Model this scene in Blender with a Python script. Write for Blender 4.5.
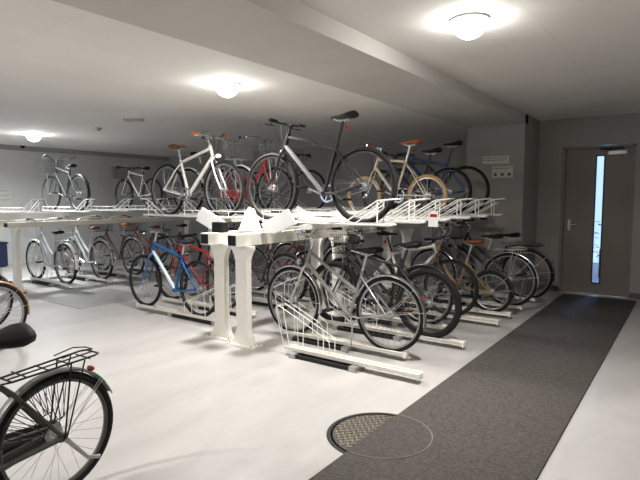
import bpy, math, random
from mathutils import Vector, Matrix
random.seed(7)
for o in list(bpy.data.objects): bpy.data.objects.remove(o)
SC = bpy.context.scene
COL = SC.collection
R = math.radians
PI = math.pi

# ------------------------------------------------------------------ camera
cam = bpy.data.cameras.new('camera'); camo = bpy.data.objects.new('camera', cam); COL.objects.link(camo)
cam.sensor_width = 36; cam.lens = 518/640*36; cam.clip_start = .05
camo.location = (0, 0, 1.45); camo.rotation_euler = (R(90-4.7), 0, R(35.8))
SC.camera = camo
# ------------------------------------------------------------------ world, light, exposure
w = bpy.data.worlds.new('sky'); SC.world = w; w.use_nodes = True
wn = w.node_tree; bg = wn.nodes['Background']
bg.inputs[0].default_value = (.50, .66, 1.0, 1); bg.inputs[1].default_value = 1.6
SC.view_settings.view_transform = 'Standard'; SC.view_settings.look = 'None'
SC.view_settings.gamma = 1; SC.view_settings.use_curve_mapping = False
SC.view_settings.exposure = 0.12

LAMPS = [  # x, y, ceiling z, watts, colour, lamp globe radius
    (-3.78, 3.68, 2.56, 60, (1.0, .965, .93), .115),
    (-1.27, 3.46, 2.63, 57, (1.0, .965, .93), .115),
    (-9.5, 4.55, 2.56, 78, (.92, .96, 1.0), .115),
    (-7.1, -.3, 2.56, 6, (.97, .98, 1.0), .115),
    (-4.0, -.9, 2.56, 115, (1.0, .97, .94), .115),  # unseen fill lamp, added to brighten the camera-facing rack posts
    (-.9, -.9, 2.63, 14, (1.0, .96, .92), .115),
]

def area(name, loc, rot, sx, sy, e, col):
    l = bpy.data.lights.new(name, 'AREA'); l.shape = 'RECTANGLE'; l.size = sx; l.size_y = sy; l.energy = e; l.color = col
    o = bpy.data.objects.new(name, l); COL.objects.link(o); o.location = loc; o.rotation_euler = rot
    return o
# daylight added as cool fill at a made-up opening in the near wall
area('daylight_fill', (-9.2, -3.12, 1.15), (R(90), 0, 0), 2.2, 2.1, 34, (.72, .84, 1.0))
# daylight outside the slit window of the door
area('daylight_fill', (-1.15, 9.3, 2.2), (R(-25), 0, 0), .12, .12, 26, (.35, .6, 1.0))

# ------------------------------------------------------------------ materials
MATS = {}
def mat(name, col, rough=.5, metal=0, noise=0, nscale=8, bump=0, bscale=60, spec=.5, coat=0):
    if name in MATS: return MATS[name]
    m = bpy.data.materials.new(name); m.use_nodes = True; nt = m.node_tree; b = nt.nodes['Principled BSDF']
    b.inputs['Base Color'].default_value = (*col, 1); b.inputs['Roughness'].default_value = rough
    b.inputs['Metallic'].default_value = metal; b.inputs['Specular IOR Level'].default_value = spec
    b.inputs['Coat Weight'].default_value = coat
    tc = nt.nodes.new('ShaderNodeTexCoord')
    if noise or True:
        n = nt.nodes.new('ShaderNodeTexNoise'); n.inputs['Scale'].default_value = nscale; n.inputs['Detail'].default_value = 5
        nt.links.new(tc.outputs['Object'], n.inputs['Vector'])
        r = nt.nodes.new('ShaderNodeMapRange'); k = noise or .06
        r.inputs['From Min'].default_value = .3; r.inputs['From Max'].default_value = .7
        r.inputs['To Min'].default_value = 1-k; r.inputs['To Max'].default_value = 1+k
        nt.links.new(n.outputs['Fac'], r.inputs['Value'])
        mx = nt.nodes.new('ShaderNodeVectorMath'); mx.operation = 'SCALE'; mx.inputs[0].default_value = col
        nt.links.new(r.outputs[0], mx.inputs['Scale']); nt.links.new(mx.outputs[0], b.inputs['Base Color'])
    if bump:
        n2 = nt.nodes.new('ShaderNodeTexNoise'); n2.inputs['Scale'].default_value = bscale; n2.inputs['Detail'].default_value = 4
        nt.links.new(tc.outputs['Object'], n2.inputs['Vector'])
        bp = nt.nodes.new('ShaderNodeBump'); bp.inputs['Strength'].default_value = bump; bp.inputs['Distance'].default_value = .01
        nt.links.new(n2.outputs['Fac'], bp.inputs['Height']); nt.links.new(bp.outputs[0], b.inputs['Normal'])
    MATS[name] = m
    return m

def panel_mat(name, col, bw, bh, swap=None, rough=.7, line=.82, noise=.06, mortar=.004):
    """plain painted surface with thin panel seams"""
    m = mat(name, col, rough, noise=noise, nscale=1.3, bump=.12, bscale=90)
    nt = m.node_tree; b = nt.nodes['Principled BSDF']
    tc = nt.nodes.new('ShaderNodeTexCoord'); sp = nt.nodes.new('ShaderNodeSeparateXYZ'); cb = nt.nodes.new('ShaderNodeCombineXYZ')
    nt.links.new(tc.outputs['Object'], sp.inputs[0])
    a, c = swap or ('X', 'Y')
    nt.links.new(sp.outputs[a], cb.inputs['X']); nt.links.new(sp.outputs[c], cb.inputs['Y'])
    br = nt.nodes.new('ShaderNodeTexBrick'); br.offset = 0; br.inputs['Scale'].default_value = 1
    br.inputs['Brick Width'].default_value = bw; br.inputs['Row Height'].default_value = bh
    br.inputs['Mortar Size'].default_value = mortar; br.inputs['Mortar Smooth'].default_value = .3
    br.inputs['Color1'].default_value = (1, 1, 1, 1); br.inputs['Color2'].default_value = (.965, .965, .965, 1)
    br.inputs['Mortar'].default_value = (line, line, line, 1)
    nt.links.new(cb.outputs[0], br.inputs['Vector'])
    src = b.inputs['Base Color'].links[0].from_socket
    mu = nt.nodes.new('ShaderNodeVectorMath'); mu.operation = 'MULTIPLY'
    nt.links.new(src, mu.inputs[0]); nt.links.new(br.outputs['Color'], mu.inputs[1]); nt.links.new(mu.outputs[0], b.inputs['Base Color'])
    return m

def floor_mat():
    m = mat('concrete_floor', (.46, .444, .426), .42, noise=.05, nscale=.9, bump=.06, bscale=30)
    nt = m.node_tree; b = nt.nodes['Principled BSDF']
    tc = nt.nodes.new('ShaderNodeTexCoord')
    n = nt.nodes.new('ShaderNodeTexNoise'); n.inputs['Scale'].default_value = 2.4; n.inputs['Detail'].default_value = 9; n.inputs['Roughness'].default_value = .65
    n.inputs['Distortion'].default_value = .6
    mp = nt.nodes.new('ShaderNodeMapping'); mp.inputs['Scale'].default_value = (1, .35, 1); mp.inputs['Rotation'].default_value = (0, 0, .4)
    nt.links.new(tc.outputs['Object'], mp.inputs[0]); nt.links.new(mp.outputs[0], n.inputs['Vector'])
    r = nt.nodes.new('ShaderNodeValToRGB'); r.color_ramp.elements[0].position = .36; r.color_ramp.elements[1].position = .62
    r.color_ramp.elements[0].color = (.86, .86, .86, 1); r.color_ramp.elements[1].color = (1.03, 1.03, 1.03, 1)
    nt.links.new(n.outputs['Fac'], r.inputs[0])
    src = b.inputs['Base Color'].links[0].from_socket
    mu = nt.nodes.new('ShaderNodeVectorMath'); mu.operation = 'MULTIPLY'
    nt.links.new(src, mu.inputs[0]); nt.links.new(r.outputs[0], mu.inputs[1]); nt.links.new(mu.outputs[0], b.inputs['Base Color'])
    rr = nt.nodes.new('ShaderNodeMapRange'); rr.inputs['To Min'].default_value = .36; rr.inputs['To Max'].default_value = .56
    nt.links.new(n.outputs['Fac'], rr.inputs['Value']); nt.links.new(rr.outputs[0], b.inputs['Roughness'])
    return m

def emit(name, col, s):
    m = bpy.data.materials.new(name); m.use_nodes = True; b = m.node_tree.nodes['Principled BSDF']
    b.inputs['Base Color'].default_value = (0, 0, 0, 1)
    b.inputs['Emission Color'].default_value = (*col, 1); b.inputs['Emission Strength'].default_value = s
    return m
def glass(name, col=(1, 1, 1)):
    m = bpy.data.materials.new(name); m.use_nodes = True; nt = m.node_tree
    out = nt.nodes['Material Output']; t = nt.nodes.new('ShaderNodeBsdfTransparent'); g = nt.nodes.new('ShaderNodeBsdfGlossy')
    g.inputs['Roughness'].default_value = .05; t.inputs[0].default_value = (*col, 1)
    mx = nt.nodes.new('ShaderNodeMixShader'); mx.inputs[0].default_value = .07
    nt.links.new(t.outputs[0], mx.inputs[1]); nt.links.new(g.outputs[0], mx.inputs[2]); nt.links.new(mx.outputs[0], out.inputs[0])
    return m

rubber = mat('black_rubber', (.010, .010, .010), .8, spec=.25, bump=.3, bscale=200)
chrome = mat('polished_alloy', (.62, .62, .62), .25, 1)
alloy = mat('brushed_alloy', (.62, .62, .62), .38, .9)
spoke_m = mat('spoke_wire', (.22, .22, .22), .4, .9)
rim_m = mat('rim_alloy', (.36, .36, .36), .4, .9)
steel = mat('galvanised_steel', (.42, .42, .41), .45, .8, noise=.15, nscale=25)
black = mat('black_paint', (.015, .015, .016), .35, coat=.3)
matte_black = mat('black_plastic', (.012, .012, .012), .6, spec=.3)
vinyl = mat('black_vinyl', (.008, .008, .009), .6, spec=.3, bump=.15, bscale=120)
cream = mat('cream_enamel', (.86, .83, .75), .35, noise=.03, nscale=6, coat=.2)
white_enamel = mat('white_enamel', (.85, .84, .80), .32, noise=.02, coat=.2)
red_plastic = mat('red_reflector', (.28, .012, .01), .25, coat=.6)
brown = mat('brown_leather', (.15, .05, .022), .5, bump=.1)
orange_brown = mat('tan_leather', (.42, .13, .035), .5, bump=.1)

# ------------------------------------------------------------------ mesh builder
class MB:
    def __init__(s): s.v = []; s.f = []
    def box(s, c, d, M=None):
        x, y, z = c; a, b, e = d[0]/2, d[1]/2, d[2]/2
        n = len(s.v)
        P = [Vector((sx*a, sy*b, sz*e)) for sx in (-1, 1) for sy in (-1, 1) for sz in (-1, 1)]
        if M is not None: P = [M @ p for p in P]
        s.v += [tuple(p+Vector(c)) for p in P]
        s.f += [tuple(n+i for i in q) for q in ((0, 1, 3, 2), (4, 6, 7, 5), (0, 4, 5, 1), (2, 3, 7, 6), (0, 2, 6, 4), (1, 5, 7, 3))]
        return s
    def tube(s, pts, r, seg=6, closed=False, cap=True, ry=None):
        pts = [Vector(p) for p in pts]; N = len(pts)
        rs = r if isinstance(r, (list, tuple)) else [r]*N
        n0 = len(s.v); up = None
        for i, p in enumerate(pts):
            if closed: t = pts[(i+1) % N]-pts[i-1]
            else: t = pts[min(i+1, N-1)]-pts[max(i-1, 0)]
            if t.length < 1e-9: t = Vector((0, 0, 1))
            t.normalize()
            if up is None:
                up = Vector((0, 1, 0)) if abs(t.y) < .9 else Vector((0, 0, 1))
            a = (up-t*up.dot(t))
            if a.length < 1e-6: a = t.orthogonal()
            a.normalize(); up = a; b = t.cross(a)
            k = (ry/r) if ry else 1
            for j in range(seg):
                q = 2*PI*(j+.5)/seg
                s.v.append(tuple(p+a*(rs[i]*math.cos(q))*k+b*(rs[i]*math.sin(q))))
        M = N if closed else N-1
        for i in range(M):
            for j in range(seg):
                a0 = n0+i*seg+j; a1 = n0+i*seg+(j+1) % seg
                b0 = n0+((i+1) % N)*seg+j; b1 = n0+((i+1) % N)*seg+(j+1) % seg
                s.f.append((a0, a1, b1, b0))
        if cap and not closed:
            s.f.append(tuple(n0+j for j in range(seg))[::-1]); s.f.append(tuple(n0+(N-1)*seg+j for j in range(seg)))
        return s
    def ring(s, c, prof, n=48, a0=0, a1=2*PI, flip=False):
        """revolve profile [(radius, y)] about the y axis through c"""
        full = abs(a1-a0-2*PI) < 1e-6; K = len(prof); n0 = len(s.v); cnt = n if full else n+1
        for i in range(cnt):
            q = a0+(a1-a0)*i/n
            for (r, y) in prof: s.v.append((c[0]+r*math.cos(q), c[1]+y, c[2]+r*math.sin(q)))
        for i in range(n):
            for j in range(K):
                A = n0+i*K+j; B = n0+i*K+(j+1) % K; C2 = n0+((i+1) % cnt)*K+j; D = n0+((i+1) % cnt)*K+(j+1) % K
                s.f.append((A, B, D, C2))
        if not full:
            s.f.append(tuple(n0+j for j in range(K))[::-1]); s.f.append(tuple(n0+(cnt-1)*K+j for j in range(K)))
        return s
    def lathe(s, c, prof, n=24):
        """revolve open profile [(radius,z)] about the z axis, capped"""
        n0 = len(s.v); K = len(prof)
        for i in range(n):
            q = 2*PI*i/n
            for (r, z) in prof: s.v.append((c[0]+r*math.cos(q), c[1]+r*math.sin(q), c[2]+z))
        for i in range(n):
            for j in range(K-1):
                s.f.append((n0+i*K+j, n0+((i+1) % n)*K+j, n0+((i+1) % n)*K+j+1, n0+i*K+j+1))
        s.f.append(tuple(n0+i*K for i in range(n))[::-1]); s.f.append(tuple(n0+i*K+K-1 for i in range(n)))
        return s
    def prism(s, poly, y0, y1, axis='y'):
        n0 = len(s.v); K = len(poly)
        for y in (y0, y1):
            for a, b in poly:
                s.v.append((a, y, b) if axis == 'y' else (y, a, b) if axis == 'x' else (a, b, y))
        s.f.append(tuple(range(n0, n0+K))); s.f.append(tuple(range(n0+2*K-1, n0+K-1, -1)))
        for j in range(K): s.f.append((n0+j, n0+K+j, n0+K+(j+1) % K, n0+(j+1) % K))
        return s
    def build(s, name, m, parent=None, smooth=35, bevel=0):
        me = bpy.data.meshes.new(name); me.from_pydata(s.v, [], s.f)
        import bmesh
        bm = bmesh.new(); bm.from_mesh(me); bmesh.ops.recalc_face_normals(bm, faces=bm.faces)
        if bevel:
            ed = [e for e in bm.edges if len(e.link_faces) == 2 and e.calc_face_angle(0) > .8]
            bmesh.ops.bevel(bm, geom=ed, offset=bevel, segments=2, affect='EDGES', profile=.6)
        bm.to_mesh(me); bm.free()
        me.materials.append(m)
        if smooth: me.shade_smooth(); me.set_sharp_from_angle(angle=R(smooth))
        o = bpy.data.objects.new(name, me); COL.objects.link(o)
        if parent: o.parent = parent
        return o

def crv(pts, n=6):
    P = [Vector(p) for p in pts]; P = [P[0]*2-P[1]]+P+[P[-1]*2-P[-2]]; out = []
    for i in range(1, len(P)-2):
        a, b, c, d = P[i-1:i+3]
        for k in range(n):
            t = k/n
            out.append(.5*((2*b)+(c-a)*t+(2*a-5*b+4*c-d)*t*t+(3*b-a-3*c+d)*t**3))
    out.append(P[-2]); return out

def thing(name, label, cat, loc=(0, 0, 0), rz=0, group=None):
    o = bpy.data.objects.new(name, None); o.empty_display_size = .1; COL.objects.link(o)
    o.location = loc; o.rotation_euler = (0, 0, rz); return tag(o, label, cat, group)
def tag(o, label, cat, group=None):
    o['label'] = label; o['category'] = cat
    if group: o['group'] = group
    return o
def struct(o): o['kind'] = 'structure'; return o

# ------------------------------------------------------------------ room shell
BX0, BX1 = -2.84, -2.0           # beam and pier
PY = 7.75                        # front face of the pier
CL, CR, CB = 2.56, 2.63, 2.50    # ceiling left, right, beam underside
WX, EX = -11.9, 1.7              # back wall, wall on the right
DY, LY, NY = 8.6, 9.3, -3.2      # door wall, far wall behind the racks, near wall
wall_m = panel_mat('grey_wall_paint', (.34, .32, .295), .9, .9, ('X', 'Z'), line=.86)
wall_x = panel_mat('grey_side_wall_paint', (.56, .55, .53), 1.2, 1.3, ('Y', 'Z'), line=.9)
ceil_m = panel_mat('ceiling_board_paint', (.84, .815, .77), .91, 1.82, ('X', 'Y'), rough=.8, line=.9, noise=.03, mortar=.003)
beam_m = mat('beam_paint', (.58, .56, .525), .75, noise=.04, nscale=2, bump=.1)
struct(MB().box(((WX+EX)/2, (NY+LY)/2, -.1), (EX-WX+.4, LY-NY+.4, .2)).build('floor', floor_mat(), smooth=0))
struct(MB().box(((WX+BX0)/2, (NY+LY)/2, CL+.1), (BX0-WX+.2, LY-NY+.4, .2)).build('ceiling', ceil_m, smooth=0))
struct(MB().box(((BX1+EX)/2, (NY+DY)/2, CR+.1), (EX-BX1+.2, DY-NY+.2, .2)).build('ceiling', ceil_m, smooth=0))
struct(MB().box(((BX0+BX1)/2, (NY+PY+.05)/2, CB+.15), (BX1-BX0, PY-NY+.25, .3)).build('ceiling_beam', beam_m, smooth=0))
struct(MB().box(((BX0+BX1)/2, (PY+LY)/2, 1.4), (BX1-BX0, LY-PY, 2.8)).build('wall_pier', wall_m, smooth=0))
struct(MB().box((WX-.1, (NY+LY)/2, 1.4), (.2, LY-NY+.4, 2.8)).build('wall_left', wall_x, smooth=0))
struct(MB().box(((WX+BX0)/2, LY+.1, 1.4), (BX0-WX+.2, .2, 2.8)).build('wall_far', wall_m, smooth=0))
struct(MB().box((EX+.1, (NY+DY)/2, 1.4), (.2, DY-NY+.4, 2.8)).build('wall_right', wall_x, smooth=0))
# near wall with an opening added on the left to let cool fill light in
nw = MB(); ox0, ox1, oz = -10.4, -8.0, 2.25
nw.box(((WX+ox0)/2-.1, NY-.1, 1.4), (ox0-WX+.2, .2, 2.8)).box(((ox1+EX)/2+.1, NY-.1, 1.4), (EX-ox1+.2, .2, 2.8)).box(((ox0+ox1)/2, NY-.1, (2.8+oz)/2), (ox1-ox0, .2, 2.8-oz))
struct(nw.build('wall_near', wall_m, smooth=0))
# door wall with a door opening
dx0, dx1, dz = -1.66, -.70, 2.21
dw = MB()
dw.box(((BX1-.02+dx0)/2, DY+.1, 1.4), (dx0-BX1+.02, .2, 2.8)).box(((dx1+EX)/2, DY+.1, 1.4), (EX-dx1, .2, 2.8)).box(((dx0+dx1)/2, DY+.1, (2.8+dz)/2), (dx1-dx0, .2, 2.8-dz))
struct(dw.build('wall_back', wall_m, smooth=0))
# cove strip where the left wall meets the ceiling
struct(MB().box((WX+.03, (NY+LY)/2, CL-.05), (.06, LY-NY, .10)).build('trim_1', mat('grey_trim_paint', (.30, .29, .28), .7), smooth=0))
skirt = mat('dark_skirting', (.12, .115, .11), .6)
struct(MB().box(((BX1+dx0)/2, DY-.006, .04), (dx0-BX1, .012, .08)).build('baseboard_back', skirt, smooth=0))
struct(MB().box(((dx1+EX)/2, DY-.006, .04), (EX-dx1, .012, .08)).build('baseboard_back', skirt, smooth=0))

# door leaf with a tall slit window
door_m = mat('brown_grey_door_paint', (.22, .19, .165), .45, noise=.04, nscale=3)
sx0, sx1, sz0, sz1 = -1.205, -1.10, .17, 2.06
dl = MB()
yy = DY+.10
dl.box(((dx0+.04+sx0)/2, yy, 1.09), (sx0-dx0-.04, .045, 2.17)).box(((sx1+dx1-.04)/2, yy, 1.09), (dx1-.04-sx1, .045, 2.17))
dl.box(((sx0+sx1)/2, yy, (sz0+.005)/2), (sx1-sx0, .045, sz0-.005)).box(((sx0+sx1)/2, yy, (sz1+2.175)/2), (sx1-sx0, .045, 2.175-sz1))
door = struct(dl.build('door_1', door_m, smooth=0))
fr = MB().box((dx0+.02, yy-.02, 1.1), (.04, .13, 2.2)).box((dx1-.02, yy-.02, 1.1), (.04, .13, 2.2)).box(((dx0+dx1)/2, yy-.02, 2.19), (dx1-dx0, .13, .03))
struct(fr.build('trim_2', mat('door_frame_paint', (.22, .205, .19), .45), smooth=0))
gf = mat('dark_blue_grey_gasket', (.03, .04, .06), .4)
g = MB(); t = .012
g.box((sx0-.002, yy-.026, (sz0+sz1)/2), (t*1.6, .012, sz1-sz0+.03)).box((sx1+.002, yy-.026, (sz0+sz1)/2), (t*1.6, .012, sz1-sz0+.03))
g.box(((sx0+sx1)/2, yy-.026, sz0-.004), (sx1-sx0, .012, t*1.6)).box(((sx0+sx1)/2, yy-.026, sz1+.004), (sx1-sx0, .012, t*1.6))
g.build('window_frame', gf, door, 0)
MB().box(((sx0+sx1)/2, yy, (sz0+sz1)/2), (sx1-sx0, .008, sz1-sz0)).build('glass_pane', glass('door_glass', (.88, .94, 1)), door, 0)
h = MB().box((-1.545, yy-.028, 1.03), (.035, .012, .17)).tube([(-1.545, yy-.03, 1.04), (-1.545, yy-.075, 1.04), (-1.44, yy-.078, 1.04)], .009, 8)
h.build('door_handle', alloy, door)
c = MB().box((-.93, yy-.055, 2.10), (.24, .06, .06)); c.build('door_closer', alloy, door, bevel=.008)
MB().tube([(-1.0, yy-.06, 2.135), (-1.15, yy-.16, 2.15), (-.86, yy-.09, 2.165)], .009, 6).build('closer_arm', matte_black, door)
MB().box(((dx0+dx1)/2, DY+.08, .006), (dx1-dx0-.08, .16, .012)).build('door_sill', chrome, door, 0)
# outside the slit window
struct(MB().box((-1.2, DY+2.3, -.05), (4, 4.1, .1)).build('floor_outside', mat('outdoor_paving', (.3, .3, .3), .8), smooth=0))
lf = MB()
for i in range(90):
    p = Vector((-1.35+random.uniform(-.35, .35), DY+2.0+random.uniform(-.25, .25), .25+abs(random.gauss(0, .3))))
    a = random.uniform(0, 6.28); l = .06
    d = Vector((math.cos(a), math.sin(a), random.uniform(-.5, .5)))*l; e = Vector((-d.y, d.x, .02))*.35
    n = len(lf.v); lf.v += [tuple(p-d), tuple(p+e), tuple(p+d), tuple(p-e)]; lf.f.append((n, n+1, n+2, n+3))
sh = thing('shrub', 'small leafy shrub outside behind the slit window of the door', 'shrub', (0, 0, 0))
lf.build('foliage', mat('shrub_leaves', (.05, .10, .06), .6), sh, 0)
MB().tube([(-1.35, DY+2, 0), (-1.35, DY+2, .5)], .02).build('stem', brown, sh)

# floor mat with the round ridge pressed through from the manhole
mat_m = mat('dark_ribbed_carpet', (.092, .083, .075), .95, noise=.30, nscale=55, bump=.8, bscale=180, spec=.15)
MX0, MX1 = -1.535, -.59
mt = MB().box(((MX0+MX1)/2, (8.38-2.8)/2, .006), (MX1-MX0, 8.38+2.8, .012)).build('floor_mat', mat_m, bevel=.003)
tag(mt, 'long dark grey carpet runner on the floor leading to the door', 'mat')
mc = Vector((-1.49, 2.70)); mr = .31
rp = []
for i in range(90):
    q = 2*PI*i/90; x, y = mc.x+mr*math.cos(q), mc.y+mr*math.sin(q)
    if x > MX0+.006: rp.append((q, x, y))
st = [i for i in range(len(rp)) if rp[i][0] > PI]+[i for i in range(len(rp)) if rp[i][0] <= PI]
MB().tube([(rp[i][1], rp[i][2], .0125) for i in st], .0045, 6).build('pressed_ring', mat('worn_carpet_ridge', (.20, .185, .17), .9), mt)
# manhole
mh = thing('manhole_cover', 'round cast iron manhole cover half hidden under the carpet runner', 'manhole cover', (mc.x, mc.y, 0))
iron = mat('cast_iron', (.085, .078, .07), .55, .5, noise=.3, nscale=40)
MB().lathe((0, 0, 0), [(mr+.022, 0), (mr+.022, .002), (mr-.004, .002), (mr-.004, 0)], 64).build('frame_ring', mat('dark_iron_rim', (.03, .028, .026), .5, .4), mh)
MB().lathe((0, 0, 0), [(mr-.016, 0), (mr-.016, .003), (mr-.022, .0034), (0.001, .0034)], 64).build('lid', iron, mh)
tr = MB()
n = 18; cell = mr*2/n
for i in range(n):
    for j in range(n):
        u, v_ = -mr+cell*(i+.5), -mr+cell*(j+.5); x, y = (u-v_)*.7071, (u+v_)*.7071
        if math.hypot(x, y) > mr-.035 or mc.x+x > MX0-.01: continue
        A = Matrix.Rotation(R(45 if (i+j) % 2 else -45), 3, 'Z')
        tr.box((x, y, .0046), (cell*1.0, .0125, .0028), A); 
tr.build('raised_tread', mat('worn_iron_tread', (.30, .26, .20), .45, .5), mh, 0)
# drain / cover plate in the floor on the left
pl = MB().box((-6.95, 4.12, .002), (1.05, 1.1, .004)).build('floor_cover_plate', mat('grey_cover_plate', (.27, .265, .255), .5, noise=.12, nscale=4), smooth=0)
tag(pl, 'flat grey cover plate in the floor beside the left rack', 'floor plate')

# ------------------------------------------------------------------ ceiling fittings
lamp_words = ['recessed round ceiling lamp above the middle rack', 'recessed round ceiling lamp over the carpet runner, largest in view',
              'recessed round ceiling lamp near the left wall, farthest left', 'round ceiling lamp behind the camera on the left',
              'added ceiling lamp behind the camera in the middle, fill for the rack posts', 'round ceiling lamp behind the camera over the runner']
for i, (x, y, z, W, c, r) in enumerate(LAMPS):
    t = thing('ceiling_lamp', lamp_words[i], 'ceiling lamp', (x, y, z), 0, 'recessed ceiling lamps')
    MB().lathe((0, 0, -.012), [(r+.004, -.002), (r+.012, -.004), (r+.02, .012), (r+.004, .012)], 40).build('lamp_ring', white_enamel, t)
    dome = [(.001, -.125)]+[(r*math.sin(PI/2*k/8), -.014-.111*math.cos(PI/2*k/8)) for k in range(1, 9)]+[(r, -.002)]
    MB().lathe((0, 0, -.002), dome, 32).build('lamp_dome', emit('lamp_glow', c, 62 if y > 2 else 3), t, 60)
    l = bpy.data.lights.new('lamp_light', 'AREA'); l.shape = 'DISK'; l.size = r*1.6; l.energy = W; l.color = c; l.spread = R(160)
    lo = bpy.data.objects.new('lamp_light', l); COL.objects.link(lo); lo.parent = t; lo.location = (0, 0, -.126)
def plate(loc, d, label, name):
    p = MB().box((0, 0, -d[2]/2), d).build(name, mat('beige_plastic', (.42, .39, .34), .5), bevel=.004); p.location = loc
    return p
p = plate((-6.5, 4.5, CL), (.26, .12, .03), '', 'ceiling_speaker_plate'); tag(p, 'larger flat beige fitting on the ceiling above the left aisle', 'ceiling fitting')
p.rotation_euler = (0, 0, R(35))
p2 = thing('smoke_detector', 'small round smoke detector on the ceiling near the left wall', 'smoke detector', (-7.8, 4.75, CL))
MB().lathe((0, 0, -.035), [(.03, 0), (.05, .012), (.055, .035)], 24).build('detector_body', MATS['beige_plastic'], p2)
MB().lathe((0, 0, -.045), [(.012, 0), (.02, .01)], 16).build('sensor_cap', matte_black, p2)
p3 = thing('security_camera', 'small security camera hanging from the ceiling at the left wall', 'camera', (WX+.45, 5.25, CL))
MB().lathe((0, 0, -.03), [(.05, 0), (.05, .03)], 20).build('mount', white_enamel, p3)
MB().lathe((0, 0, -.09), [(.01, 0), (.035, .015), (.045, .04), (.045, .06)], 20).build('dome', vinyl, p3)

# ------------------------------------------------------------------ signs
paper = mat('white_paper', (.60, .59, .54), .7); ink = mat('dark_ink', (.05, .05, .05), .7)
def notice(label, ox, oy, oz, w_, h_, face, rows, blocks=0):
    t = thing('notice', label, 'notice', (ox, oy, oz), 0 if face == 'y' else R(90))
    MB().box((0, -.004, 0), (w_, .004, h_)).build('sheet', paper, t, 0)
    m = MB()
    for k in range(rows):
        zz = h_/2-.03-k*(h_-.05)/max(rows, 1); x = -w_/2+.02
        while x < w_/2-.05:
            l = random.uniform(.015, .04); m.box((x+l/2, -.0068, zz), (l, .001, .010)); x += l+.012
    for k in range(blocks):
        MB().box((-w_/2+w_*(k+.5)/blocks, -.0068, -h_/2+.05), (.04, .001, .04)).build('symbol', ink, t, 0)
    m.build('print', ink, t, 0)
notice('wide white notice on the pier above the last bicycles', -2.4, PY, 2.0, .38, .11, 'y', 2)
notice('small white sheet with dark squares below the wide notice', -2.3, PY, 1.82, .30, .17, 'y', 1, 3)
notice('upper white notice sheet on the left wall', WX, 5.0, 1.45, .34, .34, 'x', 3)
notice('lower white notice sheet on the left wall', WX, 5.0, 1.0, .36, .42, 'x', 4, 3)

# ------------------------------------------------------------------ bicycles
def col_mat(c):
    k = 'paint_%02x%02x%02x' % tuple(int(x*255) for x in c)
    return mat(k, c, .42, coat=.12)

def wheel(root, name, hub, S, gear=False):
    Rw, tw = S['R'], S.get('tw', .035)+.005
    ri = Rw-tw
    rimc = {'alloy': rim_m, 'white': white_enamel, 'black': black, 'dark': mat('dull_dark_rim', (.10, .095, .085), .45, .6)}[S.get('rim', 'alloy')]
    prof = [(ri-.011, -.007), (ri-.004, -.012), (ri+.004, -.011), (ri+.004, .011), (ri-.004, .012), (ri-.011, .007)]
    wv = MB().ring(hub, prof, 48).build(name, rimc, root)
    tp = [(ri+tw/2+math.cos(a)*tw/2, math.sin(a)*tw*.50) for a in [2*PI*k/8 for k in range(8)]]
    MB().ring(hub, tp, 48).build('tire', col_mat(S['tire']) if 'tire' in S else rubber, wv)
    if 'wall' in S:
        for sgn in (-1, 1):
            pr = [(ri+.002, sgn*.011), (ri+tw*.62, sgn*(tw*.52+.001)), (ri+tw*.62, sgn*(tw*.50)), (ri+.002, sgn*.009)]
            MB().ring(hub, pr, 48).build('tire_sidewall', col_mat(S['wall']), wv)
    sp = MB(); N = 28 if Rw > .3 else 20
    for k in range(N):
        a = 2*PI*k/N; off = (1 if k % 4 < 2 else -1)*R(70 if Rw > .3 else 60)
        sgn = 1 if k % 2 else -1
        p = Vector((hub[0]+.022*math.cos(a+off), hub[1]+sgn*.03, hub[2]+.022*math.sin(a+off)))
        q = Vector((hub[0]+(ri-.012)*math.cos(a), hub[1], hub[2]+(ri-.012)*math.sin(a)))
        sp.tube([p, q], .0013, 3, cap=False)
    sp.build('spokes', steel if S.get('dark_spokes') else spoke_m, wv)
    MB().ring(hub, [(.001, -.05), (.012, -.05), (.012, -.035), (.026, -.033), (.026, -.028), (.014, -.024), (.014, .024), (.026, .028), (.026, .033), (.012, .035), (.012, .05), (.001, .05)], 16).build('hub', alloy, wv)
    if gear:
        MB().ring((hub[0], hub[1]-.038, hub[2]), [(.001, -.012), (.030, -.012), (.034, -.004), (.045, .004), (.045, .008), (.001, .008)], 20).build('sprocket', steel, wv)
    return wv

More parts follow.
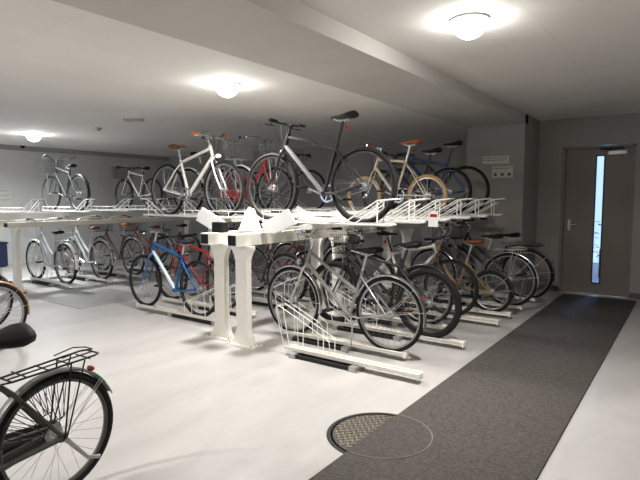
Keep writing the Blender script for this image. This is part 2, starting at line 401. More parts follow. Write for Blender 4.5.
def bicycle(label, X, Y, Z, rz, S, group=None, lean=0, steer=0):
    """S: style. local +x is forward; origin on the ground midway between the wheels"""
    t = thing('bicycle', label, 'bicycle', (X, Y, Z), rz, group); t.rotation_euler = (lean, 0, rz)
    Rw = S['R']; wb = S.get('wb', 1.05); tw = S.get('tw', .035); kind = S.get('frame', 'diamond')
    fm = col_mat(S['col']); fm2 = col_mat(S['col2']) if 'col2' in S else fm
    rh = Vector((-wb/2, 0, Rw)); fh = Vector((wb/2, 0, Rw))
    bb = Vector((-wb/2+.42, 0, min(.28, Rw-.03) if Rw > .29 else .27))
    sa = R(72); sdir = Vector((-math.cos(sa), 0, math.sin(sa)))
    ha = R(70); hdir = Vector((-math.cos(ha), 0, math.sin(ha)))
    small = Rw < .29
    seatH = S.get('seat', .86)
    stl = S.get('stl', .46)
    st = bb+sdir*stl
    hb = fh+Vector((-.035, 0, 0))+hdir*(Rw+.055)+Vector((0, 0, 0))
    if small: hb = fh+Vector((-.03, 0, 0))+hdir*(Rw+.10)
    ht = hb+hdir*S.get('head', .15)
    r = S.get('rt', .017)
    f = MB(); g = MB()
    f.tube([bb-sdir*.02, st], r*.9, 10)
    f.tube([hb-hdir*.01, ht+hdir*.01], r*1.15, 10)
    f.ring(bb, [(.001, -.035), (.022, -.035), (.022, .035), (.001, .035)], 12)
    hm = hb+hdir*.03; hu = ht-hdir*.025
    if kind == 'diamond':
        g.tube([hm, bb+Vector((.01, 0, .0))], r*1.15, 10); f.tube([hu, st-sdir*.03], r, 10)
    elif kind == 'step':
        g.tube(crv([hm, hm+Vector((-.10, 0, -.14)), (hm+bb)/2+Vector((-.05, 0, -.07)), bb+Vector((.02, 0, .01))]), r*1.15, 10)
        f.tube(crv([hu, hu+Vector((-.10, 0, -.13)), (hu+bb)/2+Vector((-.07, 0, .0)), bb+sdir*.17]), r, 10)
    elif kind == 'mixte':
        g.tube([hm, bb+Vector((.01, 0, 0))], r*1.15, 10); f.tube([hu, bb+sdir*stl*.55], r, 10)
    elif kind == 'mono':
        f.tube([(hm+hu)/2, (hm+bb)/2+Vector((-.02, 0, -.02)), bb+Vector((.01, 0, .02))], r*1.6, 10, ry=r*1.3)
    for s in (-1, 1):
        e = .055
        f.tube([bb+Vector((-.03, s*.028, 0)), bb+Vector((-.13, s*.042, 0)), rh+Vector((0, s*e, 0))], r*.55, 7)
        f.tube([st+sdir*(-.05)+Vector((0, s*.014, 0)), st+sdir*(-.05)+Vector((-.08, s*.034, -.08)), rh+Vector((0, s*e, 0))], r*.5, 7)
        f.box(rh+Vector((0, s*e, 0)), (.04, .006, .035))
    f.build('frame', fm, t)
    if g.v: g.build('down_tube', fm2, t)
    # fork and steering
    fk = MB()
    cr = hb-hdir*.012
    fk.tube([cr, hb+hdir*.02], r*1.2, 8)
    for s in (-1, 1):
        fk.tube(crv([cr+Vector((0, s*.012, 0)), cr-hdir*.03+Vector((0, s*.042, 0)), (cr+fh)/2+Vector((-.012, s*.048, 0)), fh+Vector((0, s*.052, 0))], 4), [r*.78 - r*.3*i/12 for i in range(13)], 8)
    fk.build('fork', col_mat(S['fork']) if 'fork' in S else fm, t)
    # handlebar
    bz = S.get('bar', .06)
    top = ht+hdir*bz
    hbk = S.get('bars', 'flat')
    hm_ = chrome if S.get('barm', 'chrome') == 'chrome' else black
    hbm = MB(); hbm.tube([ht, top], .0135, 8)
    if hbk == 'flat':
        c0 = top+Vector((.07, 0, .01)); hbm.tube([top-hdir*.015, c0], .014, 8)
        L = S.get('barw', .29)
        pts = [c0+Vector((-.03, -L, .01)), c0+Vector((0, -.08, .0)), c0, c0+Vector((0, .08, 0)), c0+Vector((-.03, L, .01))]
        ends = [(pts[0], pts[0]+Vector((.009, .11, -.004))), (pts[4], pts[4]+Vector((.009, -.11, -.004)))]
    elif hbk == 'swept':
        c0 = top+Vector((.05, 0, .02)); hbm.tube([top-hdir*.015, c0], .014, 8)
        pts = crv([c0+Vector((-.20, -.27, .07)), c0+Vector((-.09, -.25, .07)), c0+Vector((0, -.12, .06)), c0+Vector((.02, -.04, .0)), c0+Vector((.02, .04, 0)), c0+Vector((0, .12, .06)), c0+Vector((-.09, .25, .07)), c0+Vector((-.20, .27, .07))], 4)
        ends = [(pts[0], pts[0]+Vector((.10, .018, 0))), (pts[-1], pts[-1]+Vector((.10, -.018, 0)))]
    else:
        c0 = top+Vector((.09, 0, .0)); hbm.tube([top-hdir*.015, c0], .014, 8)
        side = lambda s: [c0+Vector((0, s*.19, 0)), c0+Vector((.06, s*.205, .0)), c0+Vector((.10, s*.21, -.05)), c0+Vector((.06, s*.21, -.12)), c0+Vector((-.04, s*.215, -.13))]
        pts = crv(side(-1)[::-1]+side(1), 4)
        ends = [(pts[0], pts[0]+Vector((.09, 0, .01))), (pts[-1], pts[-1]+Vector((.09, 0, .01)))]
    hbm.tube(pts, .0115, 8)
    H = hbm.build('handlebar', hm_, t)
    gm = {'brown': brown, 'black': matte_black, 'orange': orange_brown}[S.get('grip', 'black')]
    for a, b in ends:
        MB().tube([a, a+(b-a)*.9, b], [.0165, .0165, .0185], 8).build('grip', gm, H)
        MB().tube(crv([b+Vector((.0, 0, -.005)), b+(b-a)*.3+Vector((.05, 0, -.02)), b+(a-b)*.2+Vector((.065, 0, -.03)), a+Vector((.055, 0, -.035))], 3), .006, 5).build('brake_lever', chrome if S.get('barm', 'chrome') == 'chrome' else matte_black, H)
    cb = MB()
    for s, (a, b) in zip((-1, 1), ends):
        mid = c0+Vector((.10, s*.05, -.04 if hbk != 'drop' else .03))
        cb.tube(crv([b+Vector((.03, 0, 0)), (b+mid)/2+Vector((.07, 0, .05)), mid, hm+Vector((.035, s*.02, 0)), hm+Vector((-.06, s*.02, -.10))], 5), .003, 4)
    cb.build('brake_cable', matte_black, t)
    if S.get('bell'): MB().lathe(c0+Vector((0, .07, .012)), [(.024, 0), (.022, .012), (.008, .02)], 12).build('bell', chrome, H)
    # seat
    sp = bb+sdir*((seatH-.06-bb.z)/math.sin(sa))
    MB().tube([st-sdir*.05, sp+Vector((0, 0, .02))], .0132, 8).build('seat_post', alloy if S.get('barm', 'chrome') == 'chrome' else black, t)
    sd = MB(); wide = S.get('seatw', .075)
    secs = [(-.138, wide*.55, .030, .55), (-.128, wide*.88, .032, 1.0), (-.09, wide, .030, 1.15), (-.04, wide*.85, .020, .95), (.01, wide*.5, .012, .75), (.06, .024, .008, .6), (.115, .018, .006, .5), (.135, .010, .003, .3)]
    n0 = 0; K = 12; rings = []
    for (x, hw, up, tk) in secs:
        ring = []
        for k in range(K):
            a = 2*PI*k/K
            yv = hw*math.cos(a); zv = math.sin(a)*(.022 if math.sin(a) > 0 else .036)*tk*S.get('pad', 1)
            ring.append(len(sd.v)); sd.v.append((sp.x+x, sp.y+yv, sp.z+.05+up*.7+zv-abs(yv)*.15))
        rings.append(ring)
    for a, b in zip(rings, rings[1:]):
        for k in range(K): sd.f.append((a[k], a[(k+1) % K], b[(k+1) % K], b[k]))
    sd.f.append(tuple(rings[0])); sd.f.append(tuple(rings[-1][::-1]))
    sm = {'black': vinyl, 'brown': brown, 'tan': orange_brown}[S.get('saddle', 'black')]
    SD = sd.build('saddle', sm, t, 60)
    rl = MB()
    for s in (-1, 1): rl.tube(crv([sp+Vector((-.10, s*.035, .045)), sp+Vector((-.04, s*.022, .014)), sp+Vector((.04, s*.022, .014)), sp+Vector((.10, s*.012, .04))], 3), .004, 5)
    rl.build('saddle_rail', alloy, SD)
    # crank, chain
    ck = MB(); cr_ = .085 if not small else .095; y0 = -.048
    ck.ring((bb.x, y0, bb.z), [(cr_-.016, -.002), (cr_, -.002), (cr_, .002), (cr_-.016, .002)], 28)
    for k in range(5):
        a = 2*PI*k/5; ck.tube([(bb.x, y0, bb.z), (bb.x+(cr_-.01)*math.cos(a), y0, bb.z+(cr_-.01)*math.sin(a))], .006, 4)
    ca = S.get('crank', 20); cl = .165 if not small else .15
    ck.tube([(bb.x, -.07, bb.z), (bb.x, .07, bb.z)], .011, 8)
    ends2 = []
    for s in (-1, 1):
        d = Vector((math.cos(R(ca)), 0, math.sin(R(ca))))*cl*s
        p0 = Vector((bb.x, s*.068, bb.z)); p1 = p0+d+Vector((0, s*.01, 0)); ck.tube([p0, p1], [.012, .009], 6); ends2.append((p1, s))
    CK = ck.build('crankset', chrome if not S.get('dark_crank') else matte_black, t)
    for p1, s in ends2:
        MB().box(p1+Vector((0, s*.055, 0)), (.065, .09, .022)).build('pedal', matte_black, CK, bevel=.004)
    ch = MB(); rr = .036
    pts = []
    for k in range(13): a = -PI/2+PI*k/12; pts.append((bb.x+cr_*math.cos(a), y0, bb.z+cr_*math.sin(a)))
    for k in range(13): a = PI/2+PI*k/12; pts.append((rh.x+rr*math.cos(a), y0+.008, rh.z+rr*math.sin(a)))
    ch.tube(pts, .0045, 4, closed=True); ch.build('chain', col_mat((.55, .33, .06)) if S.get('gold') else steel, t)
    if S.get('guard'):
        gd = MB(); po = []
        for k in range(9): a = -PI/2+PI*k/8; po.append((bb.x+(cr_+.025)*math.cos(a), bb.z+(cr_+.025)*math.sin(a)))
        for k in range(7): a = PI/2+PI*k/6; po.append((rh.x+.06*math.cos(a), rh.z+.055*math.sin(a)))
        gd.prism(po, y0-.022, y0-.012); gd.build('chain_guard', col_mat(S['guard']), t)
    if S.get('derail'):
        MB().tube([rh+Vector((0, y0-.01, -.01)), rh+Vector((.02, y0-.015, -.06)), rh+Vector((.05, y0-.01, -.10))], [.012, .014, .010], 6).build('derailleur', matte_black, t)
    # wheels
    wheel(t, 'rear_wheel', rh, S, True)
    if steer:
        piv = bpy.data.objects  # steering handled by keeping the wheel straight
    wheel(t, 'front_wheel', fh, S)
    # fenders
    if S.get('fender'):
        fc = {'silver': chrome, 'black': black, 'white': white_enamel}.get(S['fender']) or col_mat(S['fendc'])
        ro = Rw+.012; hwid = max(tw*.75, .024)
        pr = [(ro-.006, -hwid), (ro+.002, -hwid*.8), (ro+.008, 0), (ro+.002, hwid*.8), (ro-.006, hwid), (ro-.008, hwid), (ro+.0, hwid*.75), (ro+.006, 0), (ro+.0, -hwid*.75), (ro-.008, -hwid)]
        rf = MB().ring(rh, pr, 30, R(-15), R(150)).ring(rh, pr, 2, R(150), R(160))
        st_ = MB()
        # the guard covers the outer (rear) side
        rf = MB().ring(rh, pr, 34, R(20), R(S.get('fend', 190))).build('rear_fender', fc, t)
        ff = MB().ring(fh, pr, 26, R(50) if not S.get('fshort') else R(70), R(195)).build('front_fender', fc, t)
        for hb_, ang, par in ((rh, S.get('fend', 190)-20, rf), (rh, 135, rf), (fh, 178, ff)):
            m = MB()
            for s in (-1, 1):
                m.tube([hb_+Vector((0, s*.058, 0)), hb_+Vector((ro*math.cos(R(ang)), s*hwid, ro*math.sin(R(ang))))], .0025, 4)
            m.build('fender_stay', alloy, par)
        a = R(S.get('refl', 150)); q = rh+Vector(((ro+.018)*math.cos(a), 0, (ro+.018)*math.sin(a)))
        MB().ring(q, [(.001, -.018), (.012, -.016), (.014, 0), (.012, .016), (.001, .018)], 12).build('reflector', red_plastic, rf)
        if S.get('patch'):
            a0 = 158
            p2 = [(r_+.002, y_) for r_, y_ in pr]
            MB().ring(rh, p2, 5, R(129), R(144)).build('fender_sticker', col_mat(S['patch']), rf)
    elif S.get('tail'):
        MB().box(sp+Vector((-.035, 0, -.05)), (.02, .04, .035)).build('tail_lamp', red_plastic, t, bevel=.006)
    # brakes
    if not S.get('fender'):
        for q in (hb-hdir*.02+Vector((.03, 0, 0)), st-sdir*.12+Vector((-.05, 0, 0))):
            MB().tube(crv([q+Vector((0, -.03, -.05)), q+Vector((0, -.035, -.01)), q+Vector((0, -.01, .02)), q+Vector((0, .01, .02)), q+Vector((0, .035, -.01)), q+Vector((0, .03, -.05))], 2), .006, 5).build('brake_caliper', matte_black, t)
    # basket
    if S.get('basket'):
        bm_ = {'silver': alloy, 'black': matte_black, 'white': white_enamel}[S['basket']]
        bk = MB(); bw, bd, bh = .19, .13, .23
        bo = c0+Vector((.20, 0, -.22)) if hbk != 'drop' else c0+Vector((.2, 0, -.2))
        if small: bh = .2
        def rim(z, k, rad, ):
            P = [bo+Vector((sx*bd*k, sy*bw*k, z)) for sx, sy in ((-1, -1), (1, -1), (1, 1), (-1, 1))]
            bk.tube(P, rad, 5, closed=True)
        for i in range(7): rim(bh*i/6, .82+.18*i/6, .004 if i == 6 else .0022)
        for i in range(9):
            u = -1+2*i/8
            for s in (-1, 1):
                bk.tube([bo+Vector((s*bd*.82, u*bw*.82, 0)), bo+Vector((s*bd, u*bw, bh))], .002, 4, cap=False)
                if i % 1 == 0: bk.tube([bo+Vector((u*bd*.82, s*bw*.82, 0)), bo+Vector((u*bd, s*bw, bh))], .002, 4, cap=False)
            bk.tube([bo+Vector((-bd*.82, u*bw*.82, 0)), bo+Vector((bd*.82, u*bw*.82, 0))], .002, 4, cap=False)
        B = bk.build('front_basket', bm_, t)
        m = MB()
        for s in (-1, 1): m.tube([fh+Vector((0, s*.06, 0)), bo+Vector((-.02, s*.07, 0))], .0035, 5)
        m.build('basket_stay', alloy, B)
    if S.get('lamp'):
        MB().ring(hb+Vector((.085, 0, .03)), [(.001, -.03), (.024, -.028), (.03, 0), (.024, .028), (.001, .03)], 14).build('headlamp', white_enamel if S['lamp'] == 'white' else chrome, t)
    if S.get('rack'):
        rk = MB(); z = 2*Rw+.045; xa, xb = rh.x+.22, rh.x-.20
        if S['rack'] == 'black': km = matte_black
        else: km = alloy
        loop = [(xa, -.05, z-.012), (xb+.03, -.065, z+.01), (xb, -.05, z+.012), (xb, .05, z+.012), (xb+.03, .065, z+.01), (xa, .05, z-.012)]
        rk.tube(loop, .005, 6, closed=True)
        rk.tube([(xa, 0, z-.012), (xb, 0, z+.012)], .004, 5)
        for k in range(4):
            x = xa+(xb-xa)*(k+.5)/4; rk.tube([(x, -.06, z), (x, .06, z)], .004, 5)
        rk.tube([(rh.x-.02, -.035, z+.03), (rh.x-.12, -.04, z+.045), (xb+.02, -.03, z+.035), (xb+.02, .03, z+.035), (rh.x-.12, .04, z+.045), (rh.x-.02, .035, z+.03)], .0035, 5)
        for s in (-1, 1):
            rk.tube([(xa, s*.05, z-.012), (st.x-.02, s*.018, z+.02-.04)], .0045, 5)
            rk.tube([(rh.x-.05, s*.06, z), (rh.x, s*.066, rh.z)], .0045, 5)
            rk.tube([(rh.x-.12, s*.06, z), (rh.x-.01, s*.066, rh.z)], .004, 5)
        rk.build('rear_rack', km, t)
    if S.get('skirt'):
        m = MB()
        for s in (-1, 1):
            q = lambda a, rr_: rh+Vector((rr_*math.cos(R(a)), s*.05, rr_*math.sin(R(a))))
            for k in range(9): m.tube([q(12+k*10, .10), q(20+k*9.5, Rw-.01)], .0018, 4, cap=False)
            for k in range(9): m.tube([q(12+k*10, Rw-.01), q(20+k*9.5, .10)], .0018, 4, cap=False)
            for rr_ in (.10, Rw-.01): m.tube([q(a, rr_) for a in range(12, 100, 8)], .003, 4)
        m.tube([rh+Vector((.0, -.05, Rw-.01)), rh+Vector((0, .05, Rw-.01))], .003, 4)
        m.build('skirt_guard', matte_black, t)
    if S.get('stand'):
        m = MB()
        if S['stand'] == 'side': m.tube([bb+Vector((-.06, .04, -.03)), bb+Vector((-.10, .13, -bb.z+.03))], .008, 6)
        elif S['stand'] == 'double':
            for s in (-1, 1): m.tube([rh+Vector((0, s*.07, 0)), rh+Vector((.06, s*.10, -rh.z+.008))], .008, 6)
            m.tube([rh+Vector((.06, -.10, -rh.z+.008)), rh+Vector((.06, .10, -rh.z+.008))], .008, 6)
        else: m.tube([rh+Vector((.0, .07, 0)), rh+Vector((-.10, .085, -.13)), rh+Vector((-.16, .09, -.15))], [.012, .009, .011], 6)
        m.build('kickstand', steel, t)
    if S.get('lock'):
        m = MB(); m.ring(rh, [(Rw-.11, -.06), (Rw-.085, -.06), (Rw-.085, .06), (Rw-.11, .06)], 3, R(60), R(75)); m.tube([rh+Vector((-.02+.10*math.cos(a), .10*math.sin(a)*.5, Rw*.75+.02*math.sin(3*a))) for a in [2*PI*k/16 for k in range(16)]], .010, 6, closed=True)
        m.build('cable_lock', matte_black, t)
    return t

def put(label, xf, xr, y, z, S, group, **k):
    """bicycle lying along x: front wheel at xf, rear wheel at xr"""
    S = dict(S); S['wb'] = abs(xf-xr)
    return bicycle(label, (xf+xr)/2, y, z, PI if xf < xr else 0, S, group, **k)

# ------------------------------------------------------------------ racks
AX = -3.73
def floor_tray(label, x_in, x_out, y, gx=None, group=None, dark=True):
    """x_in is the end near the beam, x_out the aisle end"""
    t = thing('floor_bicycle_tray', label, 'bicycle rack tray', ((x_in+x_out)/2, y, 0), 0 if x_out > x_in else PI, group)
    L = abs(x_out-x_in)/2; zt = .045
    rail = MB()
    for s in (-1, 1): rail.box((0, s*.032, zt+.018), (2*L, .006, .036))
    rail.box((0, 0, zt+.003), (2*L, .064, .006))
    for s in (-1, 1): rail.box((0, s*.040, zt+.034), (2*L, .014, .005))
    rail.build('rail', cream, t, 0)
    MB().box((L+.006, 0, zt+.012), (.016, .086, .05)).build('end_cap', white_enamel, t, bevel=.004)
    for s in (-1, 1): MB().box((-L*.32, s*.055-.02, .018), (L*.95, .022, .03)).build('base_bar', matte_black, t, 0)
    for x in (-L*.80, L*.16): MB().box((x, -.02, .022), (.07, .16, .044)).build('bracket', steel, t, bevel=.004)
    g = MB(); gx = -L if gx is None else gx; q = (gx, gx+.60)
    for s in (-1, 1):
        P = [(q[0]+.09, s*.034, zt+.01), (q[0]+.03, s*.046, .30), (q[0], s*.048, .44), (q[0]+.03, s*.048, .455), (q[1]-.03, s*.048, .225), (q[1], s*.046, .20), (q[1]+.005, s*.034, zt+.03)]
        g.tube(P, .0045, 6)
        for u in (.42, .80):
            x = q[0]+.6*u; zz = .455-.235*(u-.05)/.9
            g.tube([(x, s*.034, zt+.03), (x, s*.048, zz)], .004, 5)
    g.tube([(q[0], -.048, .44), (q[0], .048, .44)], .0045, 5)
    g.build('wheel_guide', white_enamel, t)
    return t

def upper_tray(par, x_in, x_out, y, z=1.20, stand=True):
    d = 1 if x_out > x_in else -1; L = abs(x_out-x_in)
    r = MB(); X = lambda u: x_in+d*u
    r.box((X(L/2), y, z+.003), (L, .075, .006))
    for s in (-1, 1): r.box((X(L/2), y+s*.042, z+.014), (L, .006, .03), Matrix.Rotation(R(-s*25), 3, 'X'))
    T = r.build('upper_tray', white_enamel, par, 0)
    g = MB()
    for s in (-1, 1):
        yy = y+s*.062
        g.tube([(X(0), yy, z+.085), (X(L*.62), yy, z+.085)], .005, 5)
        g.tube([(X(0), yy, z+.012), (X(L), yy, z+.012)], .005, 5)
        for k in range(6): g.tube([(X(L*.62*(k+.1)/5.2), yy, z+.012), (X(L*.62*(k+.1)/5.2), yy, z+.085)], .0045, 5)
    g.build('side_rail', white_enamel, T)
    if stand:
        g = MB()
        for s in (-1, 1):
            yy = y+s*.058
            g.tube([(X(L-.48), yy, z+.012), (X(L-.12), yy, z+.22), (X(L+.04), yy, z+.235)], .0075, 6)
            g.tube([(X(L-.36), yy, z+.012), (X(L-.06), yy, z+.185)], .0065, 6)
            g.tube([(X(L-.12), yy, z+.22), (X(L-.12), yy, z+.012)], .0075, 6)
        g.tube([(X(L+.04), y-.058, z+.235), (X(L+.04), y+.058, z+.235)], .0075, 6)
        g.tube([(X(L), y-.062, z+.012), (X(L), y+.062, z+.012)], .0075, 6)
        g.build('wheel_guide', white_enamel, T)
    return T

def post(par, x, y, zt, flip=1):
    w_ = .074; fl = .13
    P = [(-fl, 0), (fl, 0), (fl, .03), (w_+.02, .10), (w_, .17), (w_, zt-.15), (w_+.02, zt-.09), (fl, zt-.03), (fl, zt), (-fl, zt), (-fl, zt-.03), (-w_-.02, zt-.09), (-w_, zt-.15), (-w_, .17), (-w_-.02, .10), (-fl, .03)]
    m = MB().prism([(x+a, b) for a, b in P], y-.035, y+.035)
    o = m.build('post', cream, par, 0, bevel=.004)
    MB().box((x, y, .005), (.34, .16, .01)).build('base_plate', cream, o, 0)
    bl = MB()
    for sx in (-1, 1):
        for sy in (-1, 1): bl.lathe((x+sx*.145, y+sy*.055, .01), [(.011, 0), (.011, .008)], 6)
    bl.build('bolt', steel, o, 0)
    return o

def rack(label, cx, y0, y1, posts, xs, group=None, wings=True, bh=.115):
    t = thing('two_tier_bicycle_rack', label, 'bicycle rack', (0, 0, 0))
    for x in xs:
        b = MB().box((x, (y0+y1)/2, .9825+bh/2), (.12, y1-y0, bh)); B = b.build('beam', cream, t, 0, bevel=.004)
        MB().box((x, y0-.002, .9825+bh/2), (.10, .006, bh-.02)).build('beam_end_cap', matte_black, B, 0)
    for y in posts:
        for k, x in enumerate(xs): post(t, x, y+.07*(1 if k else 0), .982)
        if wings:
            for s in (-1, 1):
                x0 = cx+s*.10
                P = [(cx+s*.32, 1.098), (cx+s*.26, 1.19), (cx+s*.60, 1.34), (cx+s*.70, 1.20), (cx+s*.44, 1.098)]
                MB().prism(P, y+.18, y+.21).build('support_arm', white_enamel, t, 0, bevel=.004)
            MB().prism([(cx-.12, 1.10), (cx+.20, 1.10), (cx+.10, 1.33), (cx+.03, 1.35)], y+.24, y+.27).build('centre_plate', white_enamel, t, 0, bevel=.004)
            MB().box((cx-.02, y-.10, 1.16), (.13, .10, .10)).build('spring_block', matte_black, t, bevel=.006)
    return t

rA = rack('long cream steel two-tier rack in the middle, bicycles on both sides', AX, 3.48, 7.72, (3.63, 5.3, 7.2), (AX+.19, AX-.19))
UY = [3.98+.62*k for k in range(6)]
for y in UY: upper_tray(rA, AX+.18, -2.10, y)
for y in UY: upper_tray(rA, AX-.18, -6.12, y+.42)
MB().box((-2.95, (3.8+7.3)/2, 1.172), (.05, 3.5, .045)).build('cross_rail', cream, rA, 0)
MB().box((-4.6, (4.2+7.7)/2, 1.172), (.05, 3.5, .045)).build('cross_rail', cream, rA, 0)
tg = thing('hanging_tag', 'white card tag with red band hanging from the middle rack', 'tag', (-2.05, 4.72, 1.24))
MB().box((0, 0, 0), (.10, .003, .15)).build('card', paper, tg, 0)
MB().box((.005, -.003, .035), (.07, .002, .03)).build('red_band', red_plastic, tg, 0)
MB().tube([(0, 0, .075), (0, 0, .09)], .002).build('string', white_enamel, tg)

rB = rack('cream steel two-tier rack by the left wall, bicycles on one side', -9.1, 3.62, 8.0, (3.75, 7.8), (-8.55, -9.42), wings=False, bh=.08)
BYU = (4.1, 5.0, 5.75, 6.5, 7.25)
for y in BYU: upper_tray(rB, -10.1, -8.5, y, 1.19)
MB().box((-9.35, 5.8, 1.13), (.05, 4.2, .12)).build('cross_rail', cream, rB, 0)

# ---- middle rack, right side, lower level
GA = 'bicycles standing in the lower right side of the middle rack'
put('grey silver city bicycle with silver fenders, nearest in the middle rack', -3.30, -2.19, 4.10, .052,
    dict(R=.345, tw=.034, frame='mixte', col=(.25, .24, .22), fork=(.42, .41, .38), bars='swept', basket=None, fender='silver', saddle='black', seatw=.1, stand='side', seat=.92, head=.17, bar=.12, lamp='chrome', tail=1), GA)
put('black mountain bicycle with thick tires and gold frame details, second from the aisle', -3.20, -2.09, 4.72, .052,
    dict(R=.35, tw=.055, frame='diamond', col=(.012, .012, .013), gold=1, bars='flat', barm='black', saddle='black', rim='black', derail=1, seat=.93, head=.12, bar=.05, dark_crank=1), GA)
put('white framed bicycle with black bars facing out toward the carpet', -2.28, -3.34, 5.78, .052,
    dict(R=.34, tw=.034, frame='diamond', col=(.75, .73, .68), fork=(.03, .03, .03), bars='flat', barm='black', saddle='black', seat=.95, head=.14, bar=.06, rim='black', tail=1), GA)
put('small wheeled folding bicycle with tan frame and pale rims', -2.84, -1.95, 6.25, .052,
    dict(R=.255, tw=.038, frame='mono', col=(.30, .20, .11), bars='swept', saddle='brown', seat=.86, head=.2, bar=.22, fender='black', basket=None, stl=.38), GA)
put('dark city bicycle with silver rear fender, second last before the pier', -2.93, -1.88, 6.76, .052,
    dict(R=.345, tw=.034, frame='step', col=(.10, .10, .11), bars='swept', basket='silver', fender='silver', saddle='black', seatw=.1, seat=.90, head=.17, bar=.12, rack='silver', stand='double'), GA)
put('black city bicycle with black fenders next to the pier, last in the row', -2.90, -1.83, 7.40, .052,
    dict(R=.345, tw=.036, frame='step', col=(.02, .02, .02), bars='swept', basket='black', fender='black', saddle='black', seatw=.1, seat=.88, head=.17, bar=.12, rack='black', stand='double'), GA)
put('dark bicycle with black basket squeezed between the mountain and white bicycles', -3.40, -2.35, 5.22, .052,
    dict(R=.33, tw=.034, frame='step', col=(.05, .045, .04), bars='swept', basket='black', fender='black', saddle='black', seatw=.09, seat=.86, head=.16, bar=.10), GA)
# trays
TG = 'floor trays of the middle rack, right side'
floor_tray('empty cream floor tray with wire wheel guide, nearest on the right side', -3.02, -1.68, 3.66, gx=-.76, group=TG)
names = {4.10: 'floor tray under the grey silver city bicycle', 4.72: 'floor tray under the black mountain bicycle', 5.22: 'floor tray under the dark basket bicycle right of the mountain bicycle',
         5.78: 'floor tray under the white framed bicycle', 6.25: 'floor tray under the small wheeled tan bicycle', 6.76: 'floor tray under the dark bicycle with silver rear fender', 7.40: 'floor tray under the black bicycle beside the pier'}
for y, n in names.items():
    off = {4.10: (-3.42, -2.02), 5.22: (-3.45, -2.1)}.get(y, (-3.30, -1.72))
    floor_tray(n, off[0], off[1], y, gx=-.70-.08, group=TG)

# ---- middle rack, right side, upper level
GU = 'bicycles on the upper right side of the middle rack'
put('black and grey hybrid bicycle on the upper level, nearest', -3.47, -2.40, UY[0], 1.207,
    dict(R=.345, tw=.038, frame='diamond', rim='dark', col=(.012, .012, .014), col2=(.24, .235, .23), bars='flat', barm='black', barw=.27, saddle='black', seat=.98, head=.14, bar=.10, derail=1, tail=1, rt=.019, stl=.47), GU)
put('cream small wheeled bicycle with tan tires and orange saddle on the upper level', -3.50, -2.62, UY[3]+.0, 1.207,
    dict(R=.26, tw=.040, tire=(.42, .25, .11), frame='diamond', col=(.55, .47, .36), bars='flat', grip='orange', saddle='tan', seat=.92, head=.16, bar=.12, rim='alloy', tail=1, stl=.46), GU)
put('blue road bicycle with black saddle on the upper level beside the pier', -3.62, -2.60, UY[5], 1.207,
    dict(R=.34, tw=.028, frame='diamond', col=(.02, .07, .25), bars='drop', barm='black', saddle='black', seat=1.0, head=.14, bar=.04, rim='black', derail=1), GU)
put('black bicycle on the upper level between the cream and blue bicycles', -3.60, -2.60, UY[4], 1.207,
    dict(R=.315, tw=.034, frame='diamond', col=(.03, .03, .035), bars='flat', barm='black', saddle='black', seat=.86, head=.12, bar=.05, rim='black'), GU)

# ---- middle rack, left side, upper level (front wheels towards the beams)
GV = 'bicycles on the upper left side of the middle rack'
put('white framed bicycle with brown saddle on the upper level left side', -4.60, -5.66, UY[0]+.42, 1.207,
    dict(R=.34, tw=.032, frame='diamond', col=(.78, .76, .70), bars='flat', barm='chrome', grip='orange', saddle='brown', seat=.90, head=.16, bar=.13, lamp='white', rt=.020, derail=1), GV)
put('dark city bicycle with silver wire basket between the white and red bicycles', -4.95, -5.98, UY[1]+.42, 1.207,
    dict(R=.33, tw=.034, frame='step', col=(.12, .12, .12), bars='swept', basket='silver', saddle='black', seat=.86, head=.17, bar=.10, fender='white', rim='alloy'), GV)
put('red city bicycle with wire basket on the upper level', -4.86, -5.90, UY[2]+.42, 1.207,
    dict(R=.335, tw=.034, frame='step', col=(.60, .03, .02), bars='swept', basket='silver', saddle='brown', seat=.86, head=.20, bar=.12, guard=(.6, .03, .02), fender='silver', rt=.024), GV)
put('grey bicycle behind the red bicycle on the upper level', -4.72, -5.75, UY[3]+.42, 1.207,
    dict(R=.33, tw=.034, frame='diamond', col=(.14, .14, .15), bars='flat', barm='black', saddle='black', seat=.90, head=.14, bar=.06), GV)

# ---- middle rack, left side, lower level
GL = 'bicycles standing in the lower left side of the middle rack'
put('blue bicycle with pale stem facing left, in front of the red one', -5.66, -4.64, 4.02, .052,
    dict(R=.335, tw=.028, frame='diamond', col=(.004, .09, .27), col2=(.55, .65, .72), fork=(.02, .10, .28), bars='flat', barw=.24, saddle='black', seat=.88, head=.15, bar=.13, rim='black', derail=1, rt=.019), GL)
put('red sport bicycle just behind the blue one', -5.75, -4.72, 4.50, .052,
    dict(R=.335, tw=.030, frame='diamond', col=(.30, .010, .010), bars='flat', barm='black', saddle='black', seat=.90, head=.13, bar=.05, rim='black', derail=1), GL)
put('black city bicycle with black basket behind the red sport bicycle', -5.3, -4.25, 5.15, .052,
    dict(R=.335, tw=.034, frame='step', col=(.03, .03, .03), bars='swept', basket='black', fender='black', saddle='black', seat=.86, head=.17, bar=.10, seatw=.09), GL)
put('dark red city bicycle with silver basket deep in the middle rack', -4.25, -5.3, 5.65, .052,
    dict(R=.335, tw=.034, frame='step', col=(.16, .02, .02), bars='swept', basket='silver', fender='silver', saddle='brown', seat=.84, head=.17, bar=.10, seatw=.09), GL)
put('dark grey city bicycle behind the post of the middle rack', -4.22, -5.25, 4.40+2.0, .052,
    dict(R=.335, tw=.034, frame='step', col=(.09, .09, .09), bars='swept', basket='black', fender='silver', saddle='black', seat=.84, head=.17, bar=.10, seatw=.09), GL)
TL = 'floor trays of the middle rack, left side'
floor_tray('floor tray under the blue bicycle', -4.18, -5.80, 4.02, gx=-.74, group=TL)
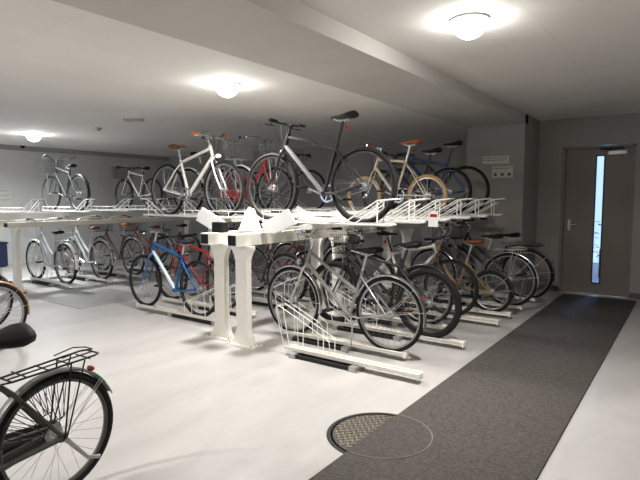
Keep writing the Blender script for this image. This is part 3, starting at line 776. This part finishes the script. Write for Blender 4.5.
floor_tray('floor tray under the red sport bicycle', -4.22, -5.90, 4.50, gx=-.74, group=TL)
for y, n in ((5.15, 'floor tray under the black basket bicycle behind the red one'), (5.65, 'floor tray under the dark red city bicycle'), (6.40, 'floor tray under the dark grey city bicycle')):
    floor_tray(n, -4.0, -5.55, y, gx=-.78, group=TL)

# ---- left rack
GB = 'bicycles standing in the lower level of the left rack'
put('silver city bicycle with white fenders, nearest in the left rack', -9.10, -8.13, 4.30, .052,
    dict(R=.335, tw=.036, frame='step', col=(.55, .56, .58), bars='swept', basket='silver', fender='white', saddle='black', seatw=.09, seat=.84, head=.17, bar=.10, lock=1, rack='silver'), GB)
put('silver city bicycle with brown saddle, second in the left rack', -9.10, -8.12, 4.92, .052,
    dict(R=.335, tw=.034, frame='step', col=(.60, .60, .60), bars='swept', basket='silver', fender='silver', saddle='brown', grip='brown', seatw=.09, seat=.88, head=.17, bar=.12, rt=.02), GB)
put('dark bicycle with red-brown saddle, third in the left rack', -9.10, -8.10, 5.52, .052,
    dict(R=.335, tw=.034, frame='diamond', col=(.09, .05, .045), bars='swept', basket='black', fender='silver', saddle='tan', grip='brown', seatw=.08, seat=.92, head=.16, bar=.12, rim='alloy'), GB)
put('dark red city bicycle, fourth in the left rack', -9.10, -8.10, 6.15, .052,
    dict(R=.33, tw=.034, frame='step', col=(.22, .03, .025), bars='swept', basket='black', fender='silver', saddle='brown', seatw=.08, seat=.84, head=.16, bar=.1), GB)
put('black city bicycle with silver basket, fifth in the left rack', -9.10, -8.10, 6.80, .052,
    dict(R=.33, tw=.034, frame='step', col=(.03, .03, .035), bars='swept', basket='silver', fender='black', saddle='black', seatw=.08, seat=.84, head=.16, bar=.1), GB)
for y, n in ((4.30, 'nearest floor tray of the left rack, under the silver bicycle with white fenders'), (4.92, 'floor tray under the silver bicycle with brown saddle'), (5.52, 'floor tray under the dark bicycle with red-brown saddle'),
             (6.15, 'floor tray under the dark red bicycle in the left rack'), (6.80, 'floor tray under the black bicycle in the left rack')):
    floor_tray(n, -9.25, -7.88, y, gx=-.72, group='floor trays of the left rack')
GW = 'bicycles on the upper level of the left rack'
put('grey bicycle with wire basket on the upper level, farthest left', -9.86, -8.90, 5.0, 1.197,
    dict(R=.325, tw=.034, frame='diamond', col=(.02, .02, .02), bars='swept', barm='black', basket='black', saddle='black', seat=.82, head=.15, bar=.10, rim='alloy', fender='black', fshort=1), GW)
put('cream framed bicycle with black basket on the upper level of the left rack', -9.80, -8.84, 6.5, 1.197,
    dict(R=.32, tw=.034, frame='diamond', col=(.50, .47, .40), bars='flat', barm='black', basket='black', saddle='black', seat=.84, head=.14, bar=.06, rim='black'), GW)

# ---- loose bicycles on the near left, parallel to the runner
bicycle('dark olive city bicycle in the near left corner, closest to the camera', -2.42, .72, 0, R(-90+3),
        dict(R=.305, rim='dark', tw=.034, wb=1.0, frame='step', col=(.045, .045, .035), bars='swept', basket='black', fender='dark', fendc=(.13, .13, .12), saddle='black', seatw=.11, seat=.84, head=.17, bar=.10, rack='black', rt=.022, stand='leg', patch=(.0, .16, .10), guard=(.04, .04, .03), skirt=1, fend=158, refl=124, pad=1.5, dark_spokes=1),
        'loose bicycles parked on the near left')
bicycle('bicycle with tan rear fender and navy saddle at the left edge', -5.42, 1.63, 0, R(-90+2),
        dict(R=.315, tw=.034, frame='step', col=(.16, .17, .2), bars='swept', fender='tan', fendc=(.50, .30, .13), saddle='black', seatw=.1, seat=.88, head=.17, bar=.10, guard=(.2, .2, .22), stand='double'),
        'loose bicycles parked on the near left')
bicycle('silver bicycle with silver fenders beyond the tan fendered one', -6.1, 1.76, 0, R(-90),
        dict(R=.335, tw=.034, frame='step', col=(.5, .5, .52), bars='swept', fender='silver', saddle='black', seatw=.1, seat=.86, head=.17, bar=.10, stand='double'),
        'loose bicycles parked on the near left')

bag = thing('rear_rack_bag', 'navy blue bag on the rear of a bicycle at the left edge', 'bag', (-6.1, 2.42, .70))
MB().box((0, 0, .13), (.26, .24, .26)).build('bag_body', mat('navy_cloth', (.012, .02, .07), .8), bag, bevel=.03)
MB().box((0, 0, .262), (.27, .25, .02)).build('bag_flap', mat('dark_navy_cloth', (.008, .014, .05), .8), bag, bevel=.008)
